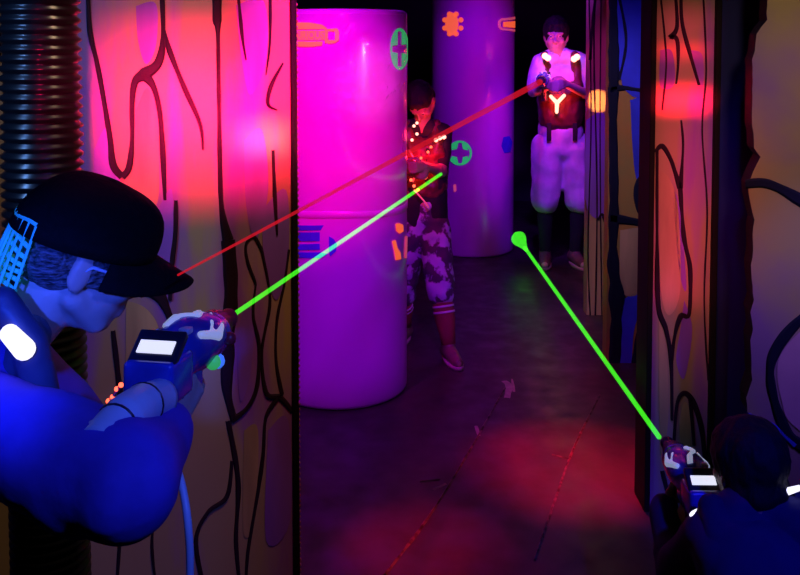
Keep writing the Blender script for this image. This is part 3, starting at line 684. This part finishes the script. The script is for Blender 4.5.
led('red_vest_light', man, [at(100 + k * 4.2, 413 - k * 6.0 + (k % 2) * 2, 1.42) for k in range(6)], .0042, M['led_red'])
bm = bmesh.new(); add_tube(bm, [at(95, 420, 1.42), at(105, 408, 1.42), at(122, 384, 1.42)], .003, 8); build('light_cord', bm, M['gun_red'], man)
bm = bmesh.new()                                           # glasses: temple and frame
eL = hc + hr * .079 + hf * .000 + hu * .006; eR = hc + hr * .060 + hf * .088 + hu * .000
add_tube(bm, [eL - hf * .015 - hu * .014, eL, eR], .0026, 8)
for q in (-1, 1):
    ce = hc + hr * .034 * q + hf * .098 + hu * .002; add_tube(bm, [ce + (hr * math.cos(a) * .026 + hu * math.sin(a) * .019) for a in [2 * math.pi * k / 20 for k in range(21)]], .0022, 6)
build('glasses', bm, M['gun_pale'], man)
# stock and cable of the near phaser
bm = bmesh.new(); p0, p1 = at(160, 398, 1.205), at(97, 446, 1.06)
ax = (p1 - p0); n_ = 30; pts = [p0.lerp(p1, k / n_) + V((0, 0, .010 * math.sin(math.pi * k / n_))) for k in range(n_ + 1)]
add_tube(bm, pts, [.028 - .005 * abs(k / n_ - .5) + (.0015 if k % 9 == 0 else 0) for k in range(n_ + 1)], 20); st = build('stock', bm, M['gun_pale'], gun)
for k in (8, 21):
    bm = bmesh.new(); add_tube(bm, [pts[k] , pts[k].lerp(pts[k + 1], .45)], [.0290, .0290], 20); o = build('stock_ring', bm, M['gun_dark'], gun)
bm = bmesh.new(); add_tube(bm, spline([at(176, 465, 1.24), at(183, 490, 1.22), at(188, 525, 1.2), at(190, 570, 1.2), at(186, 640, 1.2), at(120, 700, 1.24), at(60, 640, 1.26)], 8), .0055, 10); build('cable', bm, M['gun_pale'], gun)

# ============ 2. boy behind the near column
boy = thing('person', (.16, 4.45, 0), 'boy in red-lit vest and camouflage shorts stepping out behind the near column', 'person')
s2 = .80; Yb = 4.50
hf, hu, hr = frame((-.22, -.5, -1.15)); hc = at(421, 101, Yb - .06)
J = dict(right=V((-1, -.1, 0)).normalized(), head=hc, hf=hf, hu=hu, hr=hr, ground=0.,
         neck=at(421, 126, Yb), chest=at(423, 152, Yb), waist=at(424, 190, Yb), pelvis=at(423, 222, Yb),
         shoulder_r=at(397, 137, Yb), shoulder_l=at(443, 133, Yb + .02), elbow_r=at(391, 168, Yb - .02), elbow_l=at(441, 172, Yb - .06), wrist_r=at(411, 172, Yb - .20), wrist_l=at(424, 166, Yb - .24),
         hip_r=at(409, 226, Yb), hip_l=at(433, 226, Yb), knee_r=at(402, 300, Yb), knee_l=at(442, 298, Yb - .16), ankle_r=V((at(405, 340, Yb).x, Yb + .08, .075)), ankle_l=V((at(449, 366, 4.26).x, 4.28, .075)), toe_r=V((-.01, Yb - .03, .03)), toe_l=V((.275, 4.16, .03)))
body(J, s2, .0055, M['skin_dark'], boy, [(J['wrist_r'], V((.6, -.7, 0)), V((0, 0, 1)), V((.6, .6, 0)), .8), (J['wrist_l'], V((-.5, -.6, 0)), V((0, 0, 1)), V((-.6, .6, 0)), .8)])
add_eyes(hc, hf, hu, hr, s2, boy); hair_on(hc, hf, hu, hr, s2, boy, M['hair_dark'])
bm = bmesh.new(); torso_prims(bm, J, s2, .010); arm_prims(bm, J, s2, .012, fore=False, frac=.7); remesh(bm, 'shirt', .009, 3, M['blackcloth'], boy, noise=.006)
bm = bmesh.new()
for q in (-1, 0, 1): add_cap(bm, J['chest'] + J['right'] * .06 * q * s2, .104 * s2, J['waist'] + J['right'] * .05 * q * s2, .098 * s2)
for q in (-1, 1): add_cap(bm, J['neck'] + J['right'] * .07 * q + V((0, 0, .0)), .036, J['chest'] + J['right'] * .07 * q + V((0, -.05, 0)), .045)
remesh(bm, 'vest', .008, 3, M['vest_red'], boy, noise=.010, nscale=30)
zf = Yb - .120
led('shoulder_light', boy, [at(440, 138, zf + .02), at(436, 140, zf + .02), at(444, 137, zf + .03)], .011, M['led_hot']); led('shoulder_light', boy, [at(417, 123, zf + .03), at(414, 126, zf + .03)], .008, M['led_hot'])
led('chest_light', boy, [at(425, 177, zf - .01)], .012, M['led_red']); led('chest_light', boy, [at(414, 186, zf), at(411, 180, zf), at(418, 190, zf)], .008, M['led_red']); led('chest_light', boy, [at(431, 147, zf), at(428, 152, zf), at(421, 158, zf)], .007, M['led_red']); led('chest_light', boy, [at(412, 140, zf), at(417, 134, zf)], .008, M['led_hot'])
bm = bmesh.new(); add_tube(bm, spline([at(414, 190, zf - .01), at(424, 201, zf - .02), at(429, 208, zf - .01)], 6), .004, 8); add_tube(bm, spline([at(409, 150, zf), at(416, 165, zf - .02), at(413, 182, zf)], 6), .004, 8); build('vest_cable', bm, M['fl_pink'], boy)
bm = bmesh.new(); leg_prims(bm, J, s2, .024, ('t',), frac=.92); add_cap(bm, J['hip_r'], .095 * s2 + .01, J['hip_l'], .095 * s2 + .01); add_cap(bm, J['waist'] - V((0, 0, .07)), .1 * s2, J['pelvis'], .11 * s2)
remesh(bm, 'shorts', .009, 3, M['camo'], boy, noise=.010, nscale=20)
for q in 'rl':
    k_, a_ = J['knee_' + q], J['ankle_' + q]; sk = build
    bm = bmesh.new(); p0 = k_.lerp(a_, .10); p1 = k_.lerp(a_, .98)
    add_tube(bm, [p0, p0.lerp(p1, .2), p0.lerp(p1, .4), p0.lerp(p1, .7), p1], [.048, .052, .050, .040, .034], 18); so = build('sock', bm, M['sock'], boy)
    for f0 in (.06, .20):
        bm = bmesh.new(); add_tube(bm, [p0.lerp(p1, f0), p0.lerp(p1, f0 + .05)], [.0535, .0545], 18); st = build('sock_stripe', bm, M['sock_white'], so); st.matrix_parent_inverse = Matrix.Identity(4)
shoes(J, s2, boy)

# ============ 3. red vest player at the back
pl = thing('person', (1.12, 6.1, 0), 'player in a white shirt and glowing red vest with pale shorts, farthest back', 'person')
s3 = .97; Yp = 6.12
hf, hu, hr = frame((-.22, -1, -.12)); hc = at(556, 36, Yp)
J = dict(right=V((-1, .1, 0)).normalized(), head=hc, hf=hf, hu=hu, hr=hr, ground=0.,
         neck=at(559, 56, Yp), chest=at(561, 80, Yp), waist=at(561, 118, Yp), pelvis=at(560, 146, Yp),
         shoulder_r=at(540, 64, Yp), shoulder_l=at(582, 63, Yp), elbow_r=at(533, 92, Yp - .06), elbow_l=at(590, 96, Yp - .04), wrist_r=at(549, 86, Yp - .26), wrist_l=at(566, 84, Yp - .27),
         hip_r=at(548, 148, Yp), hip_l=at(575, 148, Yp), knee_r=at(545, 206, Yp - .03), knee_l=at(579, 206, Yp - .03), ankle_r=V((at(546, 200, Yp).x, Yp + .02, .09)), ankle_l=V((at(576, 200, Yp).x, Yp + .02, .09)), toe_r=V((at(542, 200, Yp).x, Yp - .14, .035)), toe_l=V((at(580, 200, Yp).x, Yp - .14, .035)))
body(J, s3, .007, M['skin'], pl, [(J['wrist_r'], V((.2, -1, 0)), V((0, 0, 1)), V((1, 0, 0)), .95), (J['wrist_l'], V((-.6, -1, 0)), V((0, 0, 1)), V((-1, 0, 0)), .95)])
add_eyes(hc, hf, hu, hr, s3, pl); hair_on(hc, hf, hu, hr, s3, pl, M['hair_dark'], puff=.016)
bm = bmesh.new(); torso_prims(bm, J, s3, .014); arm_prims(bm, J, s3, .020, fore=False, frac=.75); remesh(bm, 'shirt', .010, 3, M['white_shirt'], pl, noise=.010, nscale=14)
bm = bmesh.new()
for q in (-1, 0, 1): add_cap(bm, at(561, 94, Yp - .02) + J['right'] * .055 * q, .112, at(561, 118, Yp - .02) + J['right'] * .05 * q, .104)
for q in (-1, 1): add_cap(bm, J['neck'] + J['right'] * .10 * q + V((0, -.03, .0)), .036, at(561, 94, Yp) + J['right'] * .10 * q + V((0, -.08, 0)), .040)
remesh(bm, 'vest', .009, 3, M['vest_red'], pl, noise=.006, nscale=24)
zf = Yp - .148
bm = bmesh.new(); c_ = at(557, 103, zf)
for dx, dz in ((-.042, .045), (.046, .050), (-.002, -.060)): add_cap(bm, c_, .014, c_ + V((dx, -.004, dz)), .012)
remesh(bm, 'chest_light', .004, 2, M['led_hot'], pl)
led('shoulder_light', pl, [at(545, 56, zf), at(548, 58, zf)], .022, M['led_hot']); led('shoulder_light', pl, [at(577, 57, zf), at(574, 59, zf)], .022, M['led_hot'])
for px_ in (549, 575):
    bm = bmesh.new(); add_box(bm, at(px_, 132, zf + .03), (.030, .010, .12), bevel=.003); build('vest_strap', bm, M['blackcloth'], pl)
bm = bmesh.new(); leg_prims(bm, J, s3, .030, ('t',), frac=.90); add_cap(bm, J['hip_r'], .112, J['hip_l'], .112); add_cap(bm, at(560, 136, Yp), .118, J['pelvis'], .12)
for q in 'rl': add_cap(bm, J['hip_' + q], .115, J['hip_' + q].lerp(J['knee_' + q], .90), .096)
remesh(bm, 'shorts', .010, 3, M['white_shorts'], pl, noise=.010, nscale=12)
bm = bmesh.new(); leg_prims(bm, J, s3, .006, ('c',)); remesh(bm, 'shaded_lower_legs', .009, 2, M['blackcloth'], pl)  # black cloth puts the shade below the shorts into the colour
shoes(J, s3, pl)
fo = at(178, 275, 1.30) - at(540, 82, 5.72)
gun3, G3 = phaser(at(540, 82, 5.72) - fo.normalized() * .30, fo, 'dark phaser held across the chest of the red-vest player at the back', .95, dim=True)

# ============ 4. child crouching at the near right, seen from behind
kid = thing('person', (.78, 1.75, 0), 'dark-haired child crouching with a phaser at the lower right, seen from behind', 'person')
s4 = .82
hf, hu, hr = frame((-.25, 1, -.12)); hc = at(746, 468, 1.98)
J = dict(right=V((1, .1, 0)).normalized(), head=hc, hf=hf, hu=hu, hr=hr, ground=0.,
         neck=at(752, 506, 1.93), chest=at(756, 552, 1.90), waist=V((.79, 1.80, .28)), pelvis=V((.79, 1.72, .17)),
         shoulder_r=at(806, 528, 1.88), shoulder_l=at(712, 530, 1.92), elbow_r=V((.92, 2.02, .28)), elbow_l=V((.645, 2.06, .30)), wrist_r=V((.76, 2.12, .36)), wrist_l=V((.665, 2.20, .38)),
         hip_r=V((.86, 1.75, .17)), hip_l=V((.72, 1.75, .17)), knee_r=V((.88, 2.08, .075)), knee_l=V((.66, 2.08, .075)), ankle_r=V((.87, 1.72, .06)), ankle_l=V((.68, 1.72, .06)), toe_r=V((.86, 1.58, .035)), toe_l=V((.69, 1.58, .035)))
gun4F = at(517, 236, 6.1) - at(661, 440, 2.42)
gun4, G4 = phaser(at(702, 494, 2.05), gun4F, 'blue and white phaser aimed by the crouching child at the lower right', 1.0, dim=True)
body(J, s4, .0055, M['skin_dark'], kid, [(J['wrist_r'], V((-.8, .2, .5)), V((0, .3, 1)), V((-.3, 1, 0)), .82), (J['wrist_l'], V((.5, .4, .7)), V((.4, .6, 0)), V((.5, -.3, .8)), .82)])
add_eyes(hc, hf, hu, hr, s4, kid); hair_on(hc, hf, hu, hr, s4, kid, M['hair_dark'], low=-.035, puff=.022)
bm = bmesh.new(); torso_prims(bm, J, s4, .012); arm_prims(bm, J, s4, .016, fore=True)
remesh(bm, 'shirt', .009, 3, M['navycloth'], kid, noise=.008, nscale=14)
bm = bmesh.new()
for q in (-1, 0, 1): add_cap(bm, J['chest'] + J['right'] * .06 * q * s4 - V((0, .01, 0)), .104 * s4, J['waist'] + J['right'] * .05 * q * s4, .1 * s4)
for q in (-1, 1): add_cap(bm, J['neck'] + J['right'] * .09 * q + V((0, 0, .0)), .034, J['chest'] + J['right'] * .08 * q + V((0, -.05, -.01)), .04)
remesh(bm, 'vest', .009, 3, M['navycloth'], kid, noise=.004)
bm = bmesh.new(); add_cap(bm, at(779, 494, 1.90), .009, at(799, 488, 1.90), .006); build('shoulder_light', bm, M['led_white'], kid)
bm = bmesh.new(); add_ell(bm, at(700, 513, 1.93), (.024, .012, .009), Matrix.Rotation(R(-15), 3, 'Y')); build('shoulder_light', bm, M['led_white'], kid)
bm = bmesh.new(); leg_prims(bm, J, s4, .016, ('t', 'c')); add_cap(bm, J['hip_r'], .09, J['hip_l'], .09); remesh(bm, 'trousers', .010, 3, M['trousers'], kid)
shoes_J = J

# ------------------------------------------------------------------ beams
def beam(p0, p1, r0, r1, m, label, blob=None):
    bm = bmesh.new(); n = 24
    add_tube(bm, [V(p0).lerp(V(p1), k / n) for k in range(n + 1)], [r0 + (r1 - r0) * k / n for k in range(n + 1)], 12)
    if blob: blob(bm)
    o = build('laser_beam', bm, m); tag(o, label, 'laser beam'); return o
mz3 = at(540, 82, 5.72); beam(mz3, at(178, 275, 1.31), .019, .0016, M['red_beam'], 'red laser beam from the back player to the man\'s cap brim')
beam(GL(0, .30, .005), at(441, 174, 4.22), .0041, .0075, M['green_beam'], 'green laser beam from the man\'s phaser past the near column to the boy')
e0, e1 = at(659, 437, 2.43), at(515, 233, 6.0)
def splash(bm):
    d = (e0 - e1).normalized(); q = V((at(526, 247, 6.0) - at(516, 232, 6.0))).normalized(); pts = [e1 + q * k * .012 for k in range(13)]
    add_tube(bm, pts, [.012, .036, .046, .050, .050, .048, .043, .036, .029, .023, .018, .015, .011], 14)
beam(e0, at(525, 248, 6.0), .0068, .011, M['green_beam'], 'green laser beam with a bright drop-shaped tip rising from the crouching child\'s phaser', splash)

# ------------------------------------------------------------------ lights
def aim(o, loc, target):
    o.location = loc; o.rotation_euler = (V(target) - V(loc)).to_track_quat('-Z', 'Y').to_euler()
def spot(name, loc, target, col, e, ang, blend=.5, rad=.04):
    l = bpy.data.lights.new(name, 'SPOT'); l.color = col; l.energy = e; l.spot_size = R(ang); l.spot_blend = blend; l.shadow_soft_size = rad
    o = bpy.data.objects.new(name, l); COL.objects.link(o); aim(o, loc, target); return o
def area(name, loc, target, col, e, sx, sy, spread=180):
    l = bpy.data.lights.new(name, 'AREA'); l.shape = 'RECTANGLE'; l.size = sx; l.size_y = sy; l.color = col; l.energy = e; l.spread = R(spread)
    o = bpy.data.objects.new(name, l); COL.objects.link(o); aim(o, loc, target); return o
RED, VIO, BLU, WRM = (1, .004, .03), (.34, .001, 1), (.012, .012, 1), (1, .72, .48)
spot('violet_column_spot', (.30, .8, 2.6), (-.27, 4.0, .80), VIO, 285, 26, .35, .1)
spot('violet_column_spot', (-.62, 2.75, 2.6), (-.27, 4.0, .50), VIO, 80, 50, .6, .1)
spot('wrap_glint_spot', (.76, 2.78, 1.50), at(372, 84, 3.75), (1, .6, .9), 18, 18, 1., .025)  # added spot, no lamp stands there, brings out glints in the wrap
spot('violet_far_column_spot', (.75, 3.6, 2.65), (.56, 6.5, 1.0), VIO, 170, 30, .7, .1)
spot('violet_player_spot', (.60, 4.3, 2.6), (1.12, 6.1, 1.0), (.22, .025, 1), 165, 30, .6, .05)
area('violet_room_light', (.5, 6.0, 2.65), (.5, 6.5, 0), VIO, 5, .5, .4)
area('red_wall_flood', (.25, -.6, 1.90), on_wall(WA, WB, 203, 108), (1, .003, .10), 5.2, .41, .22, 8)
area('red_wall_streak', (.30, -.4, 1.60), on_wall(WA, WB, 262, 138), (1, .26, .22), .09, .10, .015, 3)
spot('red_column_spot', (.20, .5, 2.2), (-.38, 3.75, 1.22), (1, .002, .02), 520, 21, 1.)
spot('red_column_spot', (-.62, 2.75, 1.9), (-.36, 3.75, 1.15), (1, .002, .02), 16, 70, 1.)
spot('blue_player_spot', (.50, .10, 2.1), (-.42, 1.2, 1.05), (.05, .10, 1), 62, 34, .6)
spot('blue_player_spot', (-.30, -.6, 1.9), (-.56, 1.25, 1.15), (.018, .065, 1), 320, 12, .9)
spot('blue_tube_spot', (-1.5, .5, 2.3), (-.70, 1.74, 1.55), (.16, .38, 1), 90, 30, .8, .05)
spot('warm_wall_wash', (.15, 1.45, 2.6), (-.62, 2.2, 1.05), (1, .66, .38), 34, 52, 1.0, .1)
spot('red_wall_low_spot', (.25, 1.2, 2.4), (-.38, 2.33, .55), (1, .02, .03), 14, 30, 1.0, .1)
area('red_band_light', (.1, -.5, 1.40), at(682, 100, 2.9), (1, .002, .03), .5, .155, .035, 2)
area('red_band_light', (.1, -.5, 1.60), at(682, 51, 2.9), (1, .002, .03), .035, .155, .012, 1.5)
area('red_pillar_wash', (.1, -.5, 1.62), V(((PA[0] + PB[0]) / 2, 2.9, 1.17)), (1, .03, .22), .30, .16, .95, 2.5)
spot('red_pillar_spot', (.35, 1.3, 2.55), (.90, 2.9, .9), (1, .04, .10), 90, 18, 1., .1)
spot('warm_rock_wash', (.75, .8, 2.5), (1.15, 2.6, 1.35), (1, .70, .36), 48, 34, 1., .1)
spot('blue_rock_spot', (.6, 1.2, 2.4), (1.2, 2.6, 1.32), (.28, .03, 1), 40, 20, 1., .1)
spot('blue_rock_spot', (1.35, 1.85, 1.7), (1.12, 2.6, .66), (.22, .12, 1), 40, 36, 1., .05)
spot('warm_gap_wash', (.55, 2.9, 2.6), (1.08, 4.25, 1.1), (1, .66, .28), 60, 30, 1., .1)
spot('blue_gap_spot', (.62, 2.9, 2.5), (1.06, 4.25, 1.1), (.05, .03, 1), 60, 40, 1., .1)
spot('violet_strip_spot', (.60, 3.6, 2.5), at(597, 90, 5.0), (.6, .02, .8), 60, 24, 1., .03)
spot('red_floor_spot', (.72, 3.25, 2.65), (.64, 3.2, 0), (1, .004, .06), 800, 20, 1.)
spot('red_floor_spot', (.0, 2.6, 2.65), (.07, 2.68, 0), (1, .004, .06), 300, 14, 1.)
spot('blue_child_spot', (1.0, .3, 2.2), (.80, 1.95, .5), (.02, .02, 1), 120, 18, .8)
spot('red_strip_spot', (.60, 3.6, 1.5), at(598, 101, 5.0), (1, .34, .08), 420, 4.6, .1, .01)
def point(name, loc, col, e, rad=.02):
    l = bpy.data.lights.new(name, 'POINT'); l.color = col; l.energy = e; l.shadow_soft_size = rad
    o = bpy.data.objects.new(name, l); COL.objects.link(o); o.location = loc
for p_, e_ in (((556, 103), 2.2), ((545, 54), .9), ((577, 54), .9)): point('vest_glow_light', at(*p_, Yp - .24), (1, .02, .03), e_)
for p_, e_ in (((442, 135), .7), ((418, 166), 1.3), ((430, 156), .9)): point('vest_glow_light', at(*p_, Yb - .19), (1, .01, .03), e_)

w = bpy.data.worlds.new('world'); sc.world = w; w.use_nodes = True
bg = w.node_tree.nodes['Background']; bg.inputs[0].default_value = (.10, .02, .30, 1); bg.inputs[1].default_value = .02
sc.view_settings.view_transform = 'Standard'; sc.view_settings.look = 'None'; sc.view_settings.exposure = 0; sc.view_settings.gamma = 1
sc.view_settings.use_curve_mapping = False
try:
    sc.cycles.use_denoising = True
except Exception: pass
